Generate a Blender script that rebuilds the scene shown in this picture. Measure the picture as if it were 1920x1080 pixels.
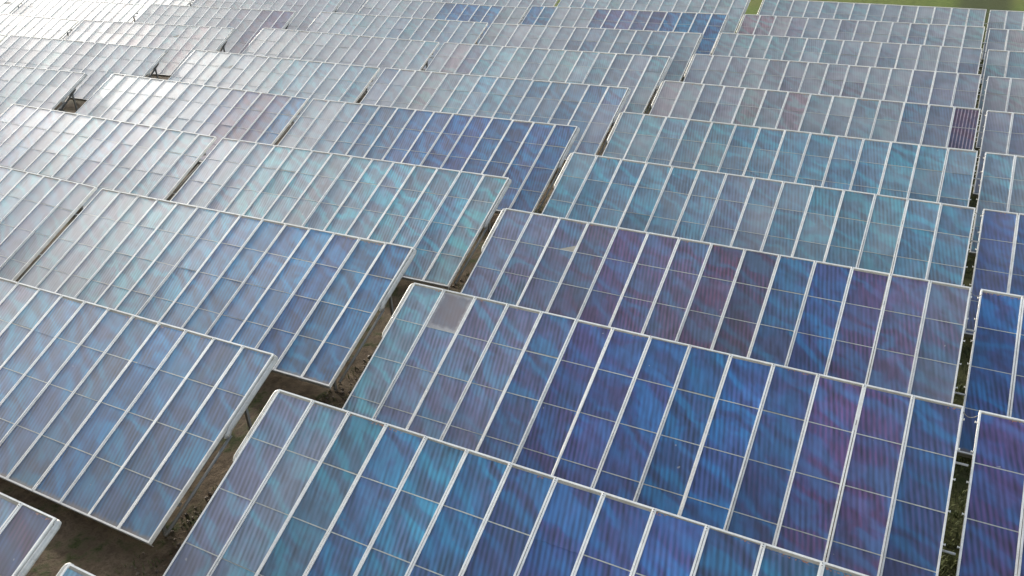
import bpy, bmesh, math, random
from mathutils import Matrix, Vector, Euler, noise

for o in list(bpy.data.objects):
    bpy.data.objects.remove(o)
scene = bpy.context.scene
col = scene.collection
random.seed(7)
R = math.radians
W = 1.2                       # one collector is 1.2 m wide; the layout below is in collector widths
H = 3.2                       # top edge of the front tables above the ground

# ------------------------------------------------------------------ camera
CAM = [1563.85393, 0.49043, -0.5031, 0.04017, 12.32897, -11.31413, 11.17591]   # focal px (1920 wide), yaw, pitch, roll, x, y, z
f, ya, pi_, ro, cx, cy, cz = CAM
rot = Matrix.Rotation(ya, 3, 'Z') @ Matrix.Rotation(pi_, 3, 'X') @ Matrix.Rotation(ro, 3, 'Y')
cam_data = bpy.data.cameras.new('camera')
cam = bpy.data.objects.new('camera', cam_data)
col.objects.link(cam)
m3 = Matrix((rot.col[0], rot.col[2], -rot.col[1])).transposed()
cam.matrix_world = Matrix.Translation((cx*W, cy*W, cz*W + H)) @ m3.to_4x4()
cam_data.sensor_width = 36
cam_data.lens = 36*f/1920
cam_data.clip_start = 0.1
cam_data.clip_end = 6000
scene.camera = cam
scene.render.resolution_x, scene.render.resolution_y = 1024, 576

# ------------------------------------------------------------------ light
SUN_EL, SUN_AZ = 15.0, 64.0   # azimuth: degrees to the left of the direction the rows are stacked in (+y)
world = bpy.data.worlds.new('World')
scene.world = world
world.use_nodes = True
nt = world.node_tree
nt.nodes.clear()
sky = nt.nodes.new('ShaderNodeTexSky')
sky.sky_type = 'NISHITA'
sky.sun_disc = False
sky.sun_elevation = R(SUN_EL)
sky.sun_rotation = R(-SUN_AZ)
sky.air_density = 1.0
sky.dust_density = 1.6
sky.ozone_density = 1.0
bg = nt.nodes.new('ShaderNodeBackground')
bg.inputs['Strength'].default_value = 0.15
wo = nt.nodes.new('ShaderNodeOutputWorld')
# thin high cloud all over the sky
wtc = nt.nodes.new('ShaderNodeTexCoord')
wno = nt.nodes.new('ShaderNodeTexNoise')
wno.inputs['Scale'].default_value = 2.6; wno.inputs['Detail'].default_value = 5.0; wno.inputs['Roughness'].default_value = 0.55
wno.inputs['Distortion'].default_value = 0.6
nt.links.new(wtc.outputs['Generated'], wno.inputs['Vector'])
wmr = nt.nodes.new('ShaderNodeMapRange'); wmr.interpolation_type = 'SMOOTHSTEP'
for k_, v_ in (('From Min', 0.36), ('From Max', 0.64), ('To Min', 0.22), ('To Max', 0.72)): wmr.inputs[k_].default_value = v_
nt.links.new(wno.outputs['Fac'], wmr.inputs['Value'])
wbw = nt.nodes.new('ShaderNodeRGBToBW')
nt.links.new(sky.outputs[0], wbw.inputs[0])
wsc = nt.nodes.new('ShaderNodeVectorMath'); wsc.operation = 'SCALE'
wsc.inputs[0].default_value = (1.45, 1.38, 1.27)
nt.links.new(wbw.outputs[0], wsc.inputs['Scale'])
wmx = nt.nodes.new('ShaderNodeMix'); wmx.data_type = 'RGBA'
nt.links.new(wmr.outputs[0], wmx.inputs[0])
nt.links.new(sky.outputs[0], wmx.inputs[6])
nt.links.new(wsc.outputs[0], wmx.inputs[7])
nt.links.new(wmx.outputs[2], bg.inputs[0])
nt.links.new(bg.outputs[0], wo.inputs[0])
sl = bpy.data.lights.new('sun', 'SUN')
sl.energy = 2.2
sl.angle = R(4.0)     # veiled by thin cloud
sl.color = (1.0, 0.94, 0.85)
sun = bpy.data.objects.new('sun', sl)
col.objects.link(sun)
sd = Vector((-math.sin(R(SUN_AZ))*math.cos(R(SUN_EL)), math.cos(R(SUN_AZ))*math.cos(R(SUN_EL)), math.sin(R(SUN_EL))))
sun.rotation_euler = sd.to_track_quat('Z', 'Y').to_euler()
sun.location = (-40, 20, 40)
vs = scene.view_settings
vs.view_transform = 'Standard'
vs.look = 'None'
vs.exposure = 1.27
vs.gamma = 1.0
vs.use_curve_mapping = False

# ------------------------------------------------------------------ materials
def new_mat(name):
    m = bpy.data.materials.new(name)
    m.use_nodes = True
    t = m.node_tree
    t.nodes.clear()
    out = t.nodes.new('ShaderNodeOutputMaterial')
    p = t.nodes.new('ShaderNodeBsdfPrincipled')
    t.links.new(p.outputs[0], out.inputs[0])
    return m, t, p

class NT:
    """small helper to write node maths"""
    def __init__(s, t): s.t = t
    def n(s, typ, **kw):
        x = s.t.nodes.new(typ)
        for k, v in kw.items(): setattr(x, k, v)
        return x
    def link(s, a, b): s.t.links.new(a, b)
    def put(s, sock, v):
        if isinstance(v, (int, float)): sock.default_value = v
        elif isinstance(v, tuple): sock.default_value = v if len(v) == len(sock.default_value) else v + (1.0,)
        else: s.link(v, sock)
    def math(s, op, a, b=0.0, c=None, clamp=False):
        x = s.n('ShaderNodeMath', operation=op); x.use_clamp = clamp
        s.put(x.inputs[0], a); s.put(x.inputs[1], b)
        if c is not None: s.put(x.inputs[2], c)
        return x.outputs[0]
    def dot(s, a, b):
        x = s.n('ShaderNodeVectorMath', operation='DOT_PRODUCT')
        s.put(x.inputs[0], a); s.put(x.inputs[1], b)
        return x.outputs['Value']
    def comb(s, a, b, c):
        x = s.n('ShaderNodeCombineXYZ')
        s.put(x.inputs[0], a); s.put(x.inputs[1], b); s.put(x.inputs[2], c)
        return x.outputs[0]
    def noise(s, vec, scale, detail=2.0, rough=0.5, dist=0.0):
        x = s.n('ShaderNodeTexNoise')
        s.put(x.inputs['Vector'], vec)
        x.inputs['Scale'].default_value = scale; x.inputs['Detail'].default_value = detail
        x.inputs['Roughness'].default_value = rough; x.inputs['Distortion'].default_value = dist
        return x.outputs['Fac']
    def ramp(s, v, lo, hi, a=0.0, b=1.0):
        x = s.n('ShaderNodeMapRange', interpolation_type='SMOOTHSTEP')
        s.put(x.inputs['Value'], v)
        for k, q in (('From Min', lo), ('From Max', hi), ('To Min', a), ('To Max', b)): x.inputs[k].default_value = q
        return x.outputs[0]
    def mix(s, fac, a, b, mode='MIX'):
        x = s.n('ShaderNodeMix', data_type='RGBA', blend_type=mode)
        x.clamp_factor = True
        s.put(x.inputs[0], fac); s.put(x.inputs[6], a); s.put(x.inputs[7], b)
        return x.outputs[2]

PANE, TILT = 1.25553*W, 0.4494
ct, st = math.cos(TILT), math.sin(TILT)

def absorber_material(name, top_edge=False, dirt_edge=False, fogged=False, coils=False):
    m, t, p = new_mat(name)
    q = NT(t)
    geo = q.n('ShaderNodeNewGeometry').outputs['Position']
    info = q.n('ShaderNodeObjectInfo')
    loc = q.n('ShaderNodeTexCoord').outputs['Object']
    sx = q.n('ShaderNodeSeparateXYZ'); q.link(loc, sx.inputs[0])
    u = q.dot(geo, (1.0, 0.0, 0.0))
    v = q.dot(geo, (0.0, ct, st))
    rnd = info.outputs['Random']
    # wide slanting shimmer bands of the selective coating, bending from collector to collector
    a = q.math('ADD', q.math('MULTIPLY', u, 0.55), q.math('MULTIPLY', v, 1.0))
    b = q.math('SUBTRACT', q.math('MULTIPLY', u, 1.0), q.math('MULTIPLY', v, 0.55))
    warp = q.noise(q.comb(q.math('MULTIPLY', a, 0.9), q.math('MULTIPLY', b, 0.45), q.math('MULTIPLY', rnd, 0.25)), 1.0, 3.0, 0.5, 0.3)
    band = q.math('SINE', q.math('ADD', q.math('MULTIPLY', a, 2*math.pi/0.95), q.math('MULTIPLY', warp, 17.0)))
    cloud = q.noise(q.comb(u, v, q.math('MULTIPLY', rnd, 0.8)), 0.8, 3.0, 0.55, 0.4)
    bandamp = q.ramp(q.noise(q.comb(u, v, 11.0), 0.45, 2.0), 0.35, 0.65, 0.5, 1.1)
    # the riser fins, seen as fine lines leaning a little off the collector, softly smeared
    us = q.math('ADD', u, q.math('MULTIPLY', v, 0.20))
    vs_ = q.math('SUBTRACT', v, q.math('MULTIPLY', u, 0.20))
    streak = q.noise(q.comb(q.math('MULTIPLY', us, 7.0), q.math('MULTIPLY', vs_, 1.3), rnd), 1.0, 2.0, 0.5)
    wob = q.math('MULTIPLY', q.noise(q.comb(u, v, 0.0), 0.9, 2.0), 2.4)
    fin = q.math('SINE', q.math('ADD', q.math('MULTIPLY', us, 2*math.pi*7.4), wob))
    finmask = q.ramp(q.noise(q.comb(u, v, 7.0), 0.5, 2.0), 0.32, 0.62, 0.25, 1.0)
    finv = q.math('MULTIPLY', fin, finmask)
    base = info.outputs['Color']
    teal = q.mix(1.0, base, (0.66, 1.34, 1.14), 'MULTIPLY')
    purp = q.mix(q.math('SUBTRACT', 1.0, q.math('MULTIPLY', info.outputs['Alpha'], 1.9), clamp=True), base, q.mix(1.0, base, (1.85, 0.86, 0.88), 'MULTIPLY'))
    bb = q.math('MULTIPLY', band, bandamp)
    c = q.mix(q.ramp(bb, 0.0, 0.9, 0.0, 0.85), base, teal)
    c = q.mix(q.ramp(q.math('ADD', bb, q.math('MULTIPLY', finv, -0.55)), 0.0, -1.0, 0.0, 0.85), c, purp)
    c = q.mix(q.math('MULTIPLY', q.ramp(cloud, 0.50, 0.70), 0.5), c, purp)
    c = q.mix(q.math('MULTIPLY', q.ramp(cloud, 0.50, 0.30), 0.6), c, teal)
    val = q.math('ADD', q.ramp(streak, 0.25, 0.75, 0.74, 1.28), q.math('MULTIPLY', finv, 0.30))
    val = q.math('ADD', val, q.math('MULTIPLY', bb, 0.25))
    val = q.math('MULTIPLY', val, q.math('MULTIPLY_ADD', rnd, 0.16, 1.06))
    c = q.mix(1.0, c, q.comb(val, val, val), 'MULTIPLY')
    # dusty grey film plus painted reflection, a few droppings and specks
    dustn = q.noise(q.comb(u, v, q.math('MULTIPLY', rnd, 0.6)), 0.7, 3.0, 0.5)
    dust = q.math('MULTIPLY', q.ramp(dustn, 0.1, 0.9, 0.35, 0.85), info.outputs['Alpha'])
    c = q.mix(dust, c, (0.40, 0.41, 0.42))
    spot = q.noise(q.comb(u, v, q.math('MULTIPLY', rnd, 50.0)), 5.5, 1.0, 0.4)
    c = q.mix(q.math('MULTIPLY', q.ramp(spot, 0.80, 0.86), 0.5), c, (0.5, 0.5, 0.46))
    rust = q.noise(q.comb(u, v, q.math('MULTIPLY', rnd, 30.0)), 3.2, 2.0, 0.5)
    c = q.mix(q.math('MULTIPLY', q.ramp(rust, 0.77, 0.85), 0.4), c, (0.30, 0.16, 0.05))
    if top_edge:        # orange corrosion crumbs along the upper edge of some collectors
        k = q.math('MULTIPLY', q.ramp(sx.outputs[1], -0.16, -0.12), q.ramp(q.noise(q.comb(u, v, 5.0), 16.0, 2.0), 0.52, 0.60))
        k = q.math('MULTIPLY', k, q.ramp(q.noise(q.comb(q.math('MULTIPLY', u, 1.3), q.math('MULTIPLY', v, 0.4), 2.0), 1.0, 1.0), 0.52, 0.58))
        c = q.mix(q.math('MULTIPLY', k, 0.8), c, (0.42, 0.17, 0.06))
    if dirt_edge:       # silt washed to the lower edge
        e = q.math('ADD', sx.outputs[1], q.math('MULTIPLY', q.math('SUBTRACT', q.noise(q.comb(u, v, 3.0), 4.0, 3.0), 0.5), 0.22))
        c = q.mix(q.ramp(e, -PANE+0.20, -PANE+0.05, 0.0, 0.75), c, (0.17, 0.13, 0.09))
    if fogged:          # condensation behind the glass, whiter towards the rim
        ex = q.math('ABSOLUTE', q.math('SUBTRACT', sx.outputs[0], W/2))
        ey = q.math('ABSOLUTE', q.math('ADD', sx.outputs[1], PANE/2))
        d = q.math('MAXIMUM', q.math('DIVIDE', ex, W/2), q.math('DIVIDE', ey, PANE/2))
        d = q.math('ADD', d, q.math('MULTIPLY', q.math('SUBTRACT', q.noise(q.comb(u, v, 0.0), 5.0, 4.0), 0.5), 0.35))
        c = q.mix(0.75, c, (0.22, 0.18, 0.17))
        c = q.mix(q.math('MULTIPLY', q.ramp(d, 0.70, 0.93), 0.55), c, (0.55, 0.53, 0.50))
    if coils:           # scorched coating: pale risers show
        s = q.math('SINE', q.math('MULTIPLY', sx.outputs[0], 2*math.pi*7.5/W))
        c = q.mix(q.math('MULTIPLY', q.ramp(s, 0.2, 0.9), q.ramp(q.noise(q.comb(u, v, 1.0), 2.5, 3.0, 0.6, 1.0), 0.25, 0.6, 0.25, 0.8)), c, (0.42, 0.33, 0.38))
    q.link(c, p.inputs['Base Color'])
    p.inputs['Roughness'].default_value = 0.42
    p.inputs['Metallic'].default_value = 0.0
    p.inputs['Specular IOR Level'].default_value = 0.3
    p.inputs['Coat Weight'].default_value = 0.8
    p.inputs['Coat IOR'].default_value = 1.52     # cover glass and the film behind it both reflect
    q.link(q.ramp(dustn, 0.3, 0.7, 0.05, 0.10), p.inputs['Coat Roughness'])
    p.inputs['Sheen Weight'].default_value = 0.26
    p.inputs['Sheen Roughness'].default_value = 0.5
    p.inputs['Sheen Tint'].default_value = (0.9, 0.88, 0.84, 1)
    bmp = q.n('ShaderNodeBump')
    bmp.inputs['Strength'].default_value = 0.05
    bmp.inputs['Distance'].default_value = 0.01
    q.link(q.math('ADD', streak, q.math('MULTIPLY', cloud, 2.0)), bmp.inputs['Height'])
    q.link(bmp.outputs[0], p.inputs['Normal'])
    return m

MAT_PANE = absorber_material('absorber glass')
MAT_PANE_TOP = absorber_material('absorber glass at the upper edge', top_edge=True)
MAT_PANE_LOW = absorber_material('absorber glass silted at the lower edge', dirt_edge=True)
MAT_PANE_FOG = absorber_material('absorber glass fogged', fogged=True)
MAT_PANE_COIL = absorber_material('absorber glass scorched', coils=True)

def metal_material(name, colr, rough, metallic=0.0, wear=0.25, scale=3.0, dirtcol=(0.25, 0.22, 0.17)):
    m, t, p = new_mat(name)
    q = NT(t)
    geo = q.n('ShaderNodeNewGeometry').outputs['Position']
    rnd = q.n('ShaderNodeObjectInfo').outputs['Random']
    n1 = q.noise(geo, scale, 5.0, 0.65)
    n2 = q.noise(geo, scale*9, 3.0, 0.6)
    k = q.math('MULTIPLY_ADD', rnd, 0.16, 0.90)
    c = q.mix(1.0, colr, q.comb(k, k, k), 'MULTIPLY')
    c = q.mix(q.math('MULTIPLY', q.ramp(q.math('ADD', n1, q.math('MULTIPLY', n2, 0.5)), 0.62, 1.0), wear*1.8), c, dirtcol)
    q.link(c, p.inputs['Base Color'])
    p.inputs['Roughness'].default_value = rough
    p.inputs['Metallic'].default_value = metallic
    return m

MAT_RIM = metal_material('pale aluminium rim', (0.92, 0.905, 0.85), 0.30, 0.0, 0.15)
MAT_TRAY = metal_material('tray lining', (0.40, 0.37, 0.31), 0.8, 0.0, 0.35)
MAT_BAR = metal_material('grey glazing bar', (0.52, 0.53, 0.47), 0.55, 0.0, 0.3)
MAT_SIDE = metal_material('collector side sheet', (0.50, 0.50, 0.48), 0.55, 0.0, 0.3)
MAT_STEEL = metal_material('galvanised steel', (0.22, 0.225, 0.22), 0.55, 0.2, 0.4)
MAT_PIPE = metal_material('pipe jacket', (0.58, 0.58, 0.55), 0.45, 0.1, 0.3)
MAT_RUBBER = metal_material('dark rubber', (0.05, 0.05, 0.05), 0.6, 0.0, 0.2)

# ground: bare dark soil with moss under the rows, meadow outside the field
m, t, p = new_mat('soil and meadow')
q = NT(t)
pos = q.n('ShaderNodeNewGeometry').outputs['Position']
sp = q.n('ShaderNodeSeparateXYZ'); q.link(pos, sp.inputs[0])
n1 = q.noise(pos, 0.35, 4.0, 0.6)
n2 = q.noise(pos, 2.2, 6.0, 0.65)
n3 = q.noise(pos, 14.0, 4.0, 0.6)
soil = q.mix(q.ramp(n2, 0.3, 0.7), (0.065, 0.047, 0.030), (0.165, 0.125, 0.084))
soil = q.mix(q.math('MULTIPLY', q.ramp(n3, 0.52, 0.66), 0.6), soil, (0.055, 0.042, 0.026))
moss = q.mix(q.ramp(n3, 0.3, 0.7), (0.022, 0.028, 0.009), (0.052, 0.062, 0.020))
g = q.mix(q.ramp(q.math('ADD', n1, q.math('MULTIPLY', q.math('SUBTRACT', n2, 0.5), 0.8)), 0.47, 0.66), soil, moss)
meadow = q.mix(q.ramp(n2, 0.3, 0.7), (0.070, 0.105, 0.018), (0.120, 0.160, 0.032))
meadow = q.mix(q.math('MULTIPLY', q.ramp(q.noise(pos, 0.06, 4.0, 0.6), 0.4, 0.65), 0.6), meadow, (0.125, 0.125, 0.035))
edge = q.math('ADD', sp.outputs[1], q.math('MULTIPLY', n1, 2.0))
g = q.mix(q.ramp(edge, 58.0, 60.0), g, meadow)
# the strip along the narrow straight aisle is grassy
ax = q.math('ABSOLUTE', q.math('SUBTRACT', sp.outputs[0], 17.0))
g = q.mix(q.math('MULTIPLY', q.ramp(ax, 3.2, 1.6), 0.85), g, moss)
q.link(g, p.inputs['Base Color'])
p.inputs['Roughness'].default_value = 0.95
p.inputs['Specular IOR Level'].default_value = 0.15
bm_ = q.n('ShaderNodeBump'); bm_.inputs['Strength'].default_value = 0.8; bm_.inputs['Distance'].default_value = 0.06
q.link(q.math('ADD', n2, q.math('MULTIPLY', n3, 0.5)), bm_.inputs['Height'])
q.link(bm_.outputs[0], p.inputs['Normal'])
MAT_GROUND = m

def leaf_material(name, a, b):
    m, t, p = new_mat(name)
    q = NT(t)
    pos = q.n('ShaderNodeNewGeometry').outputs['Position']
    q.link(q.mix(q.ramp(q.noise(pos, 3.0, 3.0), 0.3, 0.7), a, b), p.inputs['Base Color'])
    p.inputs['Roughness'].default_value = 0.7
    return m
MAT_GRASS = leaf_material('grass blades', (0.045, 0.065, 0.015), (0.11, 0.13, 0.035))
MAT_CLOD = leaf_material('soil clods', (0.07, 0.05, 0.035), (0.19, 0.145, 0.10))

# ------------------------------------------------------------------ mesh helpers
def box(bm, x0, x1, y0, y1, z0, z1, mi=0):
    v = [bm.verts.new(c) for c in ((x0,y0,z0),(x1,y0,z0),(x1,y1,z0),(x0,y1,z0),(x0,y0,z1),(x1,y0,z1),(x1,y1,z1),(x0,y1,z1))]
    for f_ in ((3,2,1,0),(4,5,6,7),(0,1,5,4),(1,2,6,5),(2,3,7,6),(3,0,4,7)):
        bm.faces.new([v[i] for i in f_]).material_index = mi

def tube(bm, pts, r, n=8, mi=0):
    pts = [Vector(p_) for p_ in pts]
    rings = []
    for i, p_ in enumerate(pts):
        d = (pts[min(i+1, len(pts)-1)] - pts[max(i-1, 0)]).normalized()
        a = d.orthogonal().normalized() if i == 0 else (rings_a - d*rings_a.dot(d)).normalized()
        rings_a = a
        b = d.cross(a)
        rings.append([bm.verts.new(p_ + (a*math.cos(2*math.pi*k/n) + b*math.sin(2*math.pi*k/n))*r) for k in range(n)])
    for i in range(len(rings)-1):
        for k in range(n):
            fc = bm.faces.new((rings[i][k], rings[i][(k+1) % n], rings[i+1][(k+1) % n], rings[i+1][k]))
            fc.material_index = mi; fc.smooth = True
    bm.faces.new(rings[0][::-1]).material_index = mi
    bm.faces.new(rings[-1]).material_index = mi

def mesh(name, bm, *mats):
    bmesh.ops.recalc_face_normals(bm, faces=bm.faces[:])
    me = bpy.data.meshes.new(name)
    bm.to_mesh(me); bm.free()
    for m_ in mats: me.materials.append(m_)
    return me

def child(name, me, parent, loc=(0,0,0), rot_=(0,0,0)):
    o = bpy.data.objects.new(name, me)
    col.objects.link(o)
    o.parent = parent
    o.location = loc
    o.rotation_euler = rot_
    return o

S = 4*PANE
RW = 0.046            # rim width
def frame_mesh(with_bars):
    bm = bmesh.new()
    x0, x1 = 0.007, W-0.007
    box(bm, x0, x0+RW, -S, 0, -0.135, 0)                       # side rims
    box(bm, x1-RW, x1, -S, 0, -0.135, 0)
    box(bm, x0+RW, x1-RW, -0.038, 0, -0.135, -0.001)           # head rim
    box(bm, x0+RW, x1-RW, -S, -S+0.045, -0.135, -0.001)        # sill rim
    box(bm, x0+RW, x1-RW, -S+0.045, -0.038, -0.12, -0.040, 1)  # tray
    if with_bars:
        for k in (1, 2, 3):
            box(bm, x0+RW, x1-RW, -k*PANE-0.013, -k*PANE+0.013, -0.040, -0.017, 2)
    return mesh('collector_frame', bm, MAT_RIM, MAT_TRAY, MAT_BAR)
FRAME_NEAR = frame_mesh(False)
FRAME_FAR = frame_mesh(True)

def pane_mesh(mat, top=False, low=False):
    bm = bmesh.new()
    y1 = -0.085 if top else -0.010
    y0 = -PANE+(0.050 if low else 0.010)
    box(bm, RW+0.008, W-RW-0.008, y0, y1, -0.034, -0.024)
    return mesh('glass_pane', bm, mat)
PANE_TOP = pane_mesh(MAT_PANE_TOP, top=True)
PANE_MID = pane_mesh(MAT_PANE)
PANE_LOW = pane_mesh(MAT_PANE_LOW, low=True)
PANE_FOG = pane_mesh(MAT_PANE_FOG, top=True)
PANE_COIL = [pane_mesh(MAT_PANE_COIL, top=(k == 0), low=(k == 3)) for k in range(4)]
bm = bmesh.new(); box(bm, RW+0.003, W-RW-0.003, -0.013, 0.013, -0.040, -0.017)
BAR = mesh('glazing_bar', bm, MAT_BAR)
L14 = 14*W
bm = bmesh.new()
box(bm, 0.03, L14-0.03, -0.05, 0.05, -0.255, -0.137); PURLIN = mesh('purlin', bm, MAT_STEEL)
bm = bmesh.new(); box(bm, -0.05, 0.05, -S+0.35, -0.25, -0.36, -0.257); RAFTER = mesh('rafter', bm, MAT_STEEL)
bm = bmesh.new(); box(bm, -0.008, L14+0.008, -S-0.014, -S-0.002, -0.20, -0.02); SILL = mesh('lower_edge_strip', bm, MAT_SIDE)
bm = bmesh.new(); tube(bm, [(0,0,0),(0.045,0,0)], 0.02, 8); tube(bm, [(0.045,0,0),(0.06,0,0)], 0.032, 6); BOLT = mesh('bolt', bm, MAT_RIM)

bm = bmesh.new(); box(bm, -0.020, 0.020, -0.13, -0.012, 0.0, 0.006)
for y_ in (-0.045, -0.095): tube(bm, [(0, y_, 0.004), (0, y_, 0.016)], 0.012, 6, 1)
CLAMP = mesh('clamp', bm, MAT_RIM, MAT_RUBBER)

def post_mesh(name, a, b, r=0.045):
    bm = bmesh.new()
    a, b = Vector(a), Vector(b)
    d = (b-a).normalized()
    s = Vector((1,0,0)); n_ = d.cross(s).normalized()
    vs2 = []
    for p_ in (a, b):
        for i, j in ((-1,-1),(1,-1),(1,1),(-1,1)):
            vs2.append(bm.verts.new(p_ + s*r*i + n_*r*j))
    for f_ in ((3,2,1,0),(4,5,6,7),(0,1,5,4),(1,2,6,5),(2,3,7,6),(3,0,4,7)):
        bm.faces.new([vs2[i] for i in f_])
    return mesh(name, bm, MAT_STEEL)

# ------------------------------------------------------------------ the setting
def axis(segs):
    out = []
    for a, b, n_ in segs:
        out += [a+(b-a)*i/n_ for i in range(n_)]
    return out + [segs[-1][1]]
xs = axis([(-3000,-400,4),(-400,-100,6),(-100,-8,46),(-8,26,136),(26,60,20),(60,400,6),(400,3000,4)])
ys = axis([(-600,-60,6),(-60,-20,20),(-20,34,216),(34,72,48),(72,400,10),(400,5000,8)])
verts, faces = [], []
for y in ys:
    for x in xs:
        near = 1.0 if (-110 < x < 70 and -70 < y < 80) else 0.0
        z = near*(0.05*noise.noise((x*0.35, y*0.35, 0)) + 0.035*noise.noise((x*1.7, y*1.7, 3)) + 0.02*noise.noise((x*4.1, y*4.1, 9)))
        verts.append((x, y, z))
nx = len(xs)
for j in range(len(ys)-1):
    for i in range(nx-1):
        faces.append((j*nx+i, j*nx+i+1, (j+1)*nx+i+1, (j+1)*nx+i))
me = bpy.data.meshes.new('ground')
me.from_pydata(verts, [], faces)
me.polygons.foreach_set('use_smooth', [True]*len(faces))
me.materials.append(MAT_GROUND)
ground = bpy.data.objects.new('ground', me)
col.objects.link(ground)
ground['kind'] = 'structure'

# ------------------------------------------------------------------ the collector tables
BLOCKS = [[-0.0, 0.0, -0.0, 5.7443, 0.0001, -0.0001, 0.001], [-14.7679, 1.3096, 0.0879, 6.1018, 0.018, 0.0167, -0.0139], [14.2674, -0.02, -0.0824, 5.9341, -0.0248, 0.0026, 0.0008], [-29.22, 1.5464, -0.0476, 6.134, 0.001, 0.0033, -0.0184], [-44.85, 1.2991, 0.0222, 5.9542, 0.0019, 0.0023, 0.0519], [-59.25, 1.0065, -0.0331, 5.9305, -0.0003, 0.006, -0.0108], [-73.45, 1.0, 0.0, 5.93, 0.0, 0.004, 0.0]]
DEV = {(0, -1): (0.086, -0.006, 0.000, 0.000, 0.173), (0, 0): (0.076, 0.035, -0.006, 0.006, 0.060), (0, 1): (0.071, -0.003, -0.002, 0.006, 0.038), (0, 2): (0.064, 0.032, -0.000, 0.005, -0.038), (0, 3): (0.044, 0.049, -0.004, -0.002, -0.022), (0, 4): (-0.004, 0.055, -0.001, 0.000, -0.131), (0, 5): (-0.004, -0.034, 0.001, 0.000, 0.053), (0, 6): (-0.085, 0.009, 0.004, 0.000, -0.001), (0, 7): (-0.122, 0.002, 0.005, 0.000, -0.092), (0, 8): (-0.077, -0.005, 0.003, 0.000, -0.010), (0, 9): (-0.052, -0.015, -0.001, 0.000, -0.001), (1, -1): (-0.092, 0.019, 0.001, 0.000, -0.161), (1, 0): (-0.234, -0.139, 0.005, -0.006, -0.079), (1, 1): (-0.169, -0.029, 0.003, -0.009, 0.012), (1, 2): (-0.089, -0.027, 0.003, -0.008, 0.068), (1, 3): (0.013, 0.038, 0.003, 0.000, -0.012), (1, 4): (-0.006, 0.030, 0.002, 0.000, 0.062), (1, 5): (0.069, 0.076, 0.003, 0.000, 0.050), (1, 6): (0.058, 0.027, 0.004, 0.000, -0.006), (1, 7): (0.031, -0.004, -0.000, 0.000, 0.007), (2, 1): (0.110, 0.021, -0.001, 0.000, 0.001), (2, 2): (0.050, 0.001, 0.001, 0.000, 0.012), (2, 3): (0.026, 0.004, 0.002, 0.000, -0.006), (2, 4): (0.020, -0.021, 0.002, 0.000, -0.008), (2, 5): (0.011, -0.038, 0.005, 0.000, -0.018), (2, 6): (-0.014, -0.016, 0.003, 0.000, -0.003), (2, 7): (-0.070, -0.019, 0.001, 0.000, -0.002), (2, 8): (-0.055, -0.033, 0.002, 0.000, -0.005), (2, 9): (-0.078, -0.018, 0.001, 0.000, -0.001), (3, 1): (-0.031, -0.015, -0.001, 0.000, -0.054), (3, 2): (-0.008, -0.012, -0.001, 0.000, -0.011), (3, 3): (0.022, 0.001, -0.002, 0.000, 0.013), (3, 4): (0.013, 0.003, 0.004, 0.000, 0.019), (3, 5): (0.023, 0.069, 0.001, 0.000, 0.104), (3, 6): (0.082, 0.025, 0.002, 0.000, 0.051), (3, 7): (0.055, -0.062, -0.004, 0.000, 0.014), (4, 3): (0.011, -0.054, -0.004, 0.000, -0.004), (4, 4): (0.063, 0.020, -0.007, 0.000, -0.025), (4, 5): (0.075, 0.017, 0.007, 0.000, -0.145), (4, 6): (0.143, 0.011, 0.001, 0.000, 0.128), (5, 4): (0.031, 0.044, 0.003, 0.000, 0.063), (5, 5): (-0.059, -0.038, -0.003, 0.000, -0.092)}

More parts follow.
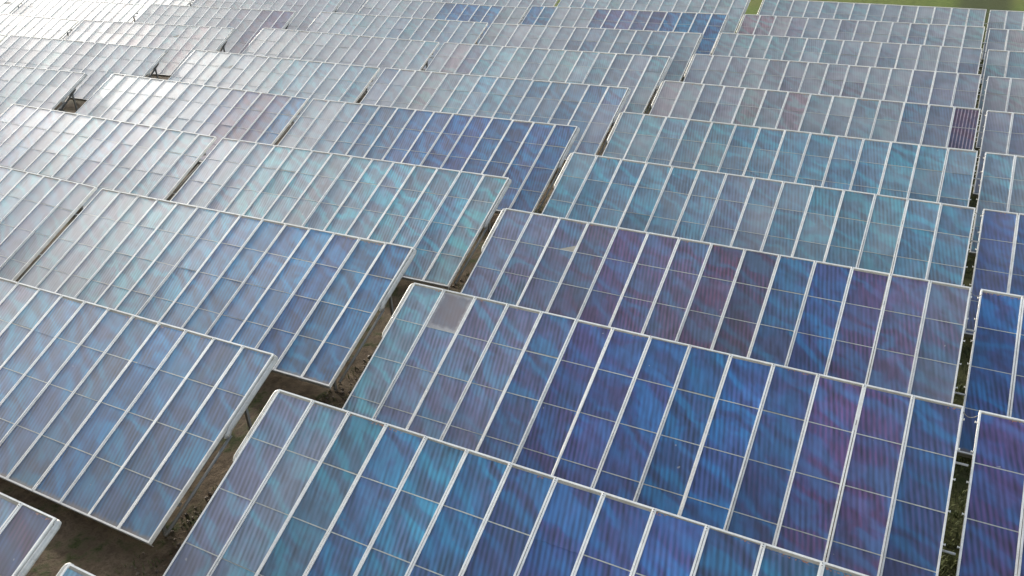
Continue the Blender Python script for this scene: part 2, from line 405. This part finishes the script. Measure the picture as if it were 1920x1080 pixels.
# each collector's coating, with painted glare in the whitish ones: one letter per collector, left to right
PAL = {'B': (0.022, 0.078, 0.215, .03), 'T': (0.040, 0.145, 0.230, .08), 'K': (0.007, 0.088, 0.20, .0), 'P': (0.046, 0.064, 0.195, .04),
       'V': (0.064, 0.050, 0.105, .08), 'R': (0.072, 0.062, 0.165, .06), 'L': (0.080, 0.112, 0.21, .26), 'G': (0.085, 0.125, 0.175, .38), 'N': (0.19, 0.15, 0.17, .42),
       'D': (0.036, 0.022, 0.060, .05), 'S': (0.024, 0.090, 0.185, .06), 'Q': (0.066, 0.082, 0.170, .18), 'U': (0.080, 0.185, 0.250, .24),
       'X': (0.033, 0.036, 0.090, .02), 'W': (0.26, 0.27, 0.28, .6)}
LOOK = {(0,-1): 'UUTTTTTTTTTTTT', (0,0): 'LUTBTSBPBPBSTS', (0,1): 'ULLLBPPBBBBRRB', (0,2): 'LLQQRQQVVSBRQL', (0,3): 'TTTTTTLGTTTTTT',
        (0,4): 'UUUUTTTTTTTTTT', (0,5): 'NGSLnSnSGSGSSD', (0,6): 'LLLGLLGLLGLPPL', (0,7): 'UUUTTUTLLPLLGP', (0,8): 'nnNLPLLLGGPLGU',
        (0,9): 'UUUTTUTTUGGLUU',
        (1,-1): 'GGGGGGGGGGGLLX', (1,0): 'GGGGGSSSSSKSSS', (1,1): 'GGGUUSTSKSKBKK', (1,2): 'GGGUUUGUTUTUTU', (1,3): 'GGGsssbsbbsbsb',
        (1,4): 'LGGNGUUUSSSSSL', (1,5): 'GNPUUUUUUUUSLT', (1,6): 'GGLLGSSSSSSSST', (1,7): 'ssGGGqqqqqssss', (1,8): 'UUUUUUUUUUUUUU',
        (2,0): 'PPPBBPPBBPPBBB', (2,1): 'PPPBBPPBBPPBBB', (2,2): 'BPBBPPBBPTTBPB', (2,3): 'PBBTPPBBPTTBPB', (2,4): 'UGGTTLUUTTGUUT', (2,5): 'LPLGLLPLGLLPLG',
        (2,6): 'LNLGLLPLGLLPLG', (2,7): 'UTUUTTUGUTTUUG', (2,8): 'SNNLGLLNGLGLLG', (2,9): 'GUGUUGLUGUUGLU',
        (3,3): 'WGGGGGGSGPvvvK', (3,4): 'GGGGGGGGUUUGUU', (3,6): 'GGUUTTTSTTTTTT', (3,7): 'GGGGGGGsssssGG',
        (4,6): 'GGGGGGGGGvGvvv'}

FAR = {3: 'GLGGUGLGGGUGGL', 4: 'GNGGWGNGGGWGGN', 5: 'GWWGWGNWGGWGGW', 6: 'GWWGWGNWGGWGGW'}  # left blocks: whitish letters paint the veil of glare into the colour
WHERE = {0: 'between narrow hose aisle and staggered aisle', 1: 'between staggered aisle and slit gap',
         2: 'across the narrow hose aisle', 3: 'between slit gap and truss pit aisle',
         4: 'next past the truss pit aisle', 5: 'second block past the truss pit aisle', 6: 'third block past the truss pit aisle'}
GROUP = {0: 'tables of the main block', 1: 'tables past the staggered aisle', 2: 'tables across the narrow aisle', 3: 'tables past the slit gap',
         4: 'tables past the truss pits', 5: 'second block past the truss pits', 6: 'third block past the truss pits'}
ORD = ['', 'first', 'second', 'third', 'fourth', 'fifth', 'sixth', 'seventh', 'eighth', 'ninth', 'tenth', 'eleventh', 'twelfth']
HUE = {'B': 'deep blue', 'T': 'teal blue', 'K': 'teal', 'P': 'purple blue', 'V': 'dull purple', 'R': 'purple', 'L': 'lavender', 'G': 'grey blue', 'N': 'pinkish grey',
       'D': 'dark purple', 'S': 'slate blue', 'Q': 'muted violet', 'U': 'light blue', 'X': 'dark navy', 'W': 'whitish'}

def in_view(pts, m=0.18):
    inv = cam.matrix_world.inverted()
    k = cam_data.lens/36*2
    for p_ in pts:
        c = inv @ p_
        if c.z < -0.5:
            x, y = c.x/-c.z*k, c.y/-c.z*k
            if abs(x) < 1+m and abs(y) < 0.5625+m: return True
    return False

CROSS = []
for b in (0, 1, 2, 3, 4, 5, 6):
    bx, by, bz, D, dz, zx, yx = BLOCKS[b]
    last = 9 if b in (0, 2) else 8
    for r in range(-1, last+1):
        dx, dvz, dzx, dth, dy = DEV.get((b, r), (0, 0, 0, 0, 0))
        th = TILT + dth
        slope = zx + dzx
        # middle of the top edge, metres
        top = Vector(((bx+dx+7)*W, (by + D*r + dy)*W, H + (bz + dz*r + dvz)*W))
        rz, ry = math.atan(yx), -math.atan(slope)
        Rt = Euler((0, ry, rz)).to_matrix()
        base = Vector((top.x, top.y - S*math.cos(th)/2, 0))
        M = Matrix.Translation(base) @ Rt.to_4x4()
        Mi = M.inverted()
        tl = Mi @ top
        def P(x, y, z=0.0):       # plane coords (x from the middle, y down-slope negative) -> table local
            return Vector((tl.x + x, tl.y + y*math.cos(th) - z*math.sin(th), tl.z + y*math.sin(th) + z*math.cos(th)))
        corners = [M @ P(x, y) for x in (-L14/2, -L14/4, 0, L14/4, L14/2) for y in (0, -S/2, -S)]
        if not in_view(corners): continue
        dist = min((cam.matrix_world.translation - c).length for c in corners)
        near = dist < 34
        root = bpy.data.objects.new('solar_collector_table', None)
        col.objects.link(root)
        root.location = base
        root.rotation_euler = (0, ry, rz)
        look = LOOK.get((b, r), '')
        if not look:
            rr = random.Random(b*31+r)
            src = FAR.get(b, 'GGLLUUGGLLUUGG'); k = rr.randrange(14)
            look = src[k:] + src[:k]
        main = max(sorted(set(look)), key=look.count).upper()
        root['label'] = '%s solar table, %s row from grass field, %s' % (HUE[main], ORD[last+1-r], WHERE[b])
        root['category'] = 'solar table'
        root['group'] = GROUP[b]
        rr = random.Random(b*101+r*7+3)
        for k in range(14):
            x = -L14/2 + k*W
            jz = rr.gauss(0, 0.003)
            tilt = (th + rr.gauss(0, 0.0025), rr.gauss(0, 0.002), 0)
            fr = child('collector_frame', FRAME_NEAR if near else FRAME_FAR, root, P(x, 0, jz), tilt)
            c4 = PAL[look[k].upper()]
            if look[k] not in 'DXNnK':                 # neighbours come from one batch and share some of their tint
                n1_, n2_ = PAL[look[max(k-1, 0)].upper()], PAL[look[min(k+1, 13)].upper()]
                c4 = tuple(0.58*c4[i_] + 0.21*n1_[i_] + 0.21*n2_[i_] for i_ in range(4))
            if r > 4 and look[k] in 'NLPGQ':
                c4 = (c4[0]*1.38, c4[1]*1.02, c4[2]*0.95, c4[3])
            if r > 2 and look[k] not in 'DK' and look[k].isupper():          # further rows: pale sky reflection painted in as a greyer, dustier colour
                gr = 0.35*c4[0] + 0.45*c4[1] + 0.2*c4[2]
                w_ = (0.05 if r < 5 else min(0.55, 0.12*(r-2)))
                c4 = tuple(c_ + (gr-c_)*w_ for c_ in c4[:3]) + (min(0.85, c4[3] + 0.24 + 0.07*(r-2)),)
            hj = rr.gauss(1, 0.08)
            tone = (rr.uniform(.90, 1.12), rr.uniform(.94, 1.06), rr.uniform(.95, 1.05))
            skew, shy = rr.gauss(0, 0.006), rr.uniform(-0.03, 0.03)
            for i in range(4):
                me_ = (PANE_TOP, PANE_MID, PANE_MID, PANE_LOW)[i]
                if look[k] == 'D': me_ = PANE_COIL[i]
                if (b, r, k, i) == (0, 1, 1, 0): me_ = PANE_FOG
                po = child('glass_pane', me_, fr, (rr.gauss(0, 0.003), -i*PANE + (shy if i == 0 else 0), 0),
                           (rr.gauss(0, 0.0035), rr.gauss(0, 0.0035), skew if i == 0 else rr.gauss(0, 0.0012)))
                pj = hj*rr.gauss(1, 0.05)
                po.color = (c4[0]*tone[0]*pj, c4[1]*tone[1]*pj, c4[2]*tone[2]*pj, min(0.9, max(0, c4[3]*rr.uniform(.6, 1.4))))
            if near:
                for i in (1, 2, 3):
                    child('glazing_bar', BAR, fr, (0, -i*PANE, 0))
        if near:
            for k in range(1, 14):
                child('clamp', CLAMP, root, P(-L14/2 + k*W, 0, 0.004), (th, 0, 0))
        # carrying structure
        for y in (-1.1, -S+1.2):
            child('purlin', PURLIN, root, P(-L14/2, y), (th, 0, 0))
        child('lower_edge_strip', SILL, root, P(-L14/2, 0), (th, 0, 0))
        gz = lambda v_: (M @ v_).z
        fp = P(0, -S+0.75, -0.36); rp = P(0, -1.3, -0.36)
        down = -0.12
        pf = post_mesh('front_post', (0, 0, 0), (0, 0, down - gz(fp)))
        prr = post_mesh('rear_post', (0, 0, 0), (0, 0, down - gz(rp)))
        br = post_mesh('brace', (0.10, 0, -0.3), (0.10, fp.y-rp.y+0.15, fp.z - rp.z - 0.12), 0.03)
        for x in (-L14/2+0.55, -L14/6, L14/6, L14/2-0.55):
            child('rafter', RAFTER, root, P(x, 0), (th, 0, 0))
            child('front_post', pf, root, P(x, -S+0.75, -0.36))
            child('rear_post', prr, root, P(x, -1.3, -0.36))
            child('brace', br, root, P(x, -1.3, -0.36))
        # insulated pipes at the ends along the wide aisles
        if b in (1, 4):
            bm = bmesh.new()
            X = L14/2+0.085
            tube(bm, [P(X-0.10, -0.07, -0.10), P(X-0.02, -0.08, -0.10), P(X, -0.14, -0.10), P(X, -2.5, -0.10), P(X, -2.62, -0.16), P(X-0.08, -2.72, -0.22)], 0.075, 10)
            child('insulated_pipe', mesh('insulated_pipe', bm, MAT_PIPE), root)
            bm = bmesh.new()
            tube(bm, [P(X-0.02, -2.6, -0.30), P(X-0.02, -S+0.35, -0.30)], 0.045, 8)
            child('side_rail', mesh('side_rail', bm, MAT_STEEL), root)
        if b == 4:              # open bracing at the end of these tables
            for n_, (a_, c_) in enumerate(((P(L14/2-0.1, -1.3, -0.30), P(L14/2-0.1, -S+0.9, -0.36)), (P(L14/2-0.1, -3.2, -0.30), P(L14/2-0.1, -1.3, -0.36)))):
                a_ = a_.copy(); c_ = c_.copy(); c_.z = 0.05
                bm = bmesh.new(); tube(bm, [a_, c_], 0.075, 6)
                child('end_brace', mesh('end_brace', bm, MAT_RUBBER), root)
            bm = bmesh.new(); tube(bm, [P(L14/2-0.1, -S/2-0.2, -0.30), (P(L14/2+0.9, -S/2, 0).x, P(0, -S/2-0.9).y, 0.02)], 0.045, 6)
            child('end_brace', mesh('end_brace', bm, MAT_STEEL), root)
            bm = bmesh.new(); y_ = P(0, -S+1.6).y; tube(bm, [(L14/2-0.6, y_, 0.10), (L14/2+1.5, y_, 0.10)], 0.07, 6)
            child('dark_ground_line', mesh('dark_ground_line', bm, MAT_RUBBER), root)  # added dark tube standing in for a sliver of dark ground
        if b in (0, 3):
            bm = bmesh.new()
            X = -L14/2-0.10
            tube(bm, [P(X+0.16, -0.03, -0.09), P(X+0.07, -0.03, -0.085), P(X+0.02, -0.07, -0.085), P(X, -0.14, -0.085), P(X, -2.1, -0.085), P(X+0.02, -2.2, -0.12), P(X+0.08, -2.26, -0.2)], 0.05, 10)
            child('insulated_pipe', mesh('insulated_pipe', bm, MAT_PIPE), root)
        # bolts, bridging bars and the flexible hose at the narrow aisles
        if b in (0, 2) and near or (b in (0, 2) and dist < 60):
            s = 1 if b == 0 else -1
            for i in range(7):
                y = -0.35 - i*0.86
                bo = child('bolt', BOLT, root, P(s*(L14/2-0.004), y, -0.05), (0, 0, 0 if s > 0 else math.pi))
        if b == 0:
            bm = bmesh.new()
            a0 = P(L14/2-0.01, -0.12, -0.07)
            pts = [a0 + Vector((0.36*t_, 0, -0.12*math.sin(math.pi*t_)-0.02*t_)) for t_ in [i/8 for i in range(9)]]
            tube(bm, pts, 0.011, 6)
            child('flexible_hose', mesh('flexible_hose', bm, MAT_STEEL), root)
        if b in (0, 1, 3, 5) and True:
            if b != 0 and b != 3 and b != 5: pass
            if b in (0, 3, 5):
                for y in (-1.55, -3.9):
                    bm = bmesh.new()
                    tube(bm, [P(L14/2-0.06, y, -0.16), P(L14/2+0.30, y, -0.16)], 0.03, 6)
                    child('bridging_bar', mesh('bridging_bar', bm, MAT_SIDE), root)

# ------------------------------------------------------------------ weeds and clods in the aisles (too many to count)
rr = random.Random(5)
def scatter(n, xf, yr, dens):
    out = []
    while len(out) < n:
        y = rr.uniform(*yr); x = xf(y, rr.random())
        if noise.noise((x*0.6, y*0.6, 4.0)) + rr.uniform(-.35, .35) > dens: out.append((x, y))
    return out
wide = lambda y, t_: -1.9 + 2.6*t_ + 0.004*y
narrow = lambda y, t_: 16.2 + 1.6*t_
left = lambda y, t_: -36.5 + 3.0*t_
bm = bmesh.new()
for x, y in scatter(1500, wide, (-12, 58), 0.0) + scatter(2600, narrow, (-14, 62), -0.4) + scatter(500, left, (10, 50), 0.0):
    for k in range(5):
        a = rr.uniform(0, 2*math.pi); h = rr.uniform(0.06, 0.24); l = rr.uniform(0.3, 0.9)*h
        w_ = rr.uniform(0.006, 0.013)
        px, py = x + rr.gauss(0, .04), y + rr.gauss(0, .04)
        c_, s_ = math.cos(a), math.sin(a)
        v0 = bm.verts.new((px - s_*w_, py + c_*w_, -0.02)); v1 = bm.verts.new((px + s_*w_, py - c_*w_, -0.02))
        v2 = bm.verts.new((px + c_*l*.45 + s_*w_*.7, py + s_*l*.45 - c_*w_*.7, h*.7)); v3 = bm.verts.new((px + c_*l*.45 - s_*w_*.7, py + s_*l*.45 + c_*w_*.7, h*.7))
        v4 = bm.verts.new((px + c_*l, py + s_*l, h))
        bm.faces.new((v0, v1, v2, v3)); bm.faces.new((v3, v2, v4))
me = bpy.data.meshes.new('weeds'); bm.to_mesh(me); bm.free(); me.materials.append(MAT_GRASS)
o = bpy.data.objects.new('weeds', me); col.objects.link(o)
o['kind'] = 'stuff'; o['label'] = 'short weeds and grass growing in the aisles between the tables'; o['category'] = 'weeds'

bm = bmesh.new()
for x, y in scatter(3200, wide, (-12, 58), -0.1) + scatter(500, left, (10, 50), -0.1):
    s = rr.uniform(0.02, 0.075)*(1.6 if rr.random() < .12 else 1)
    r0 = bmesh.ops.create_icosphere(bm, subdivisions=1, radius=s, matrix=Matrix.Translation((x, y, s*0.15)) @ Euler((rr.random()*6, rr.random()*6, rr.random()*6)).to_matrix().to_4x4() @ Matrix.Diagonal((1, rr.uniform(.6, 1), rr.uniform(.45, .8), 1)))
    for v_ in r0['verts']: v_.co += Vector((rr.gauss(0, s*.13), rr.gauss(0, s*.13), rr.gauss(0, s*.1)))
me = bpy.data.meshes.new('soil_clods'); bm.to_mesh(me); bm.free(); me.materials.append(MAT_CLOD)
o = bpy.data.objects.new('soil_clods', me); col.objects.link(o)
o['kind'] = 'stuff'; o['label'] = 'loose brown clods of soil lying in the aisles'; o['category'] = 'soil'
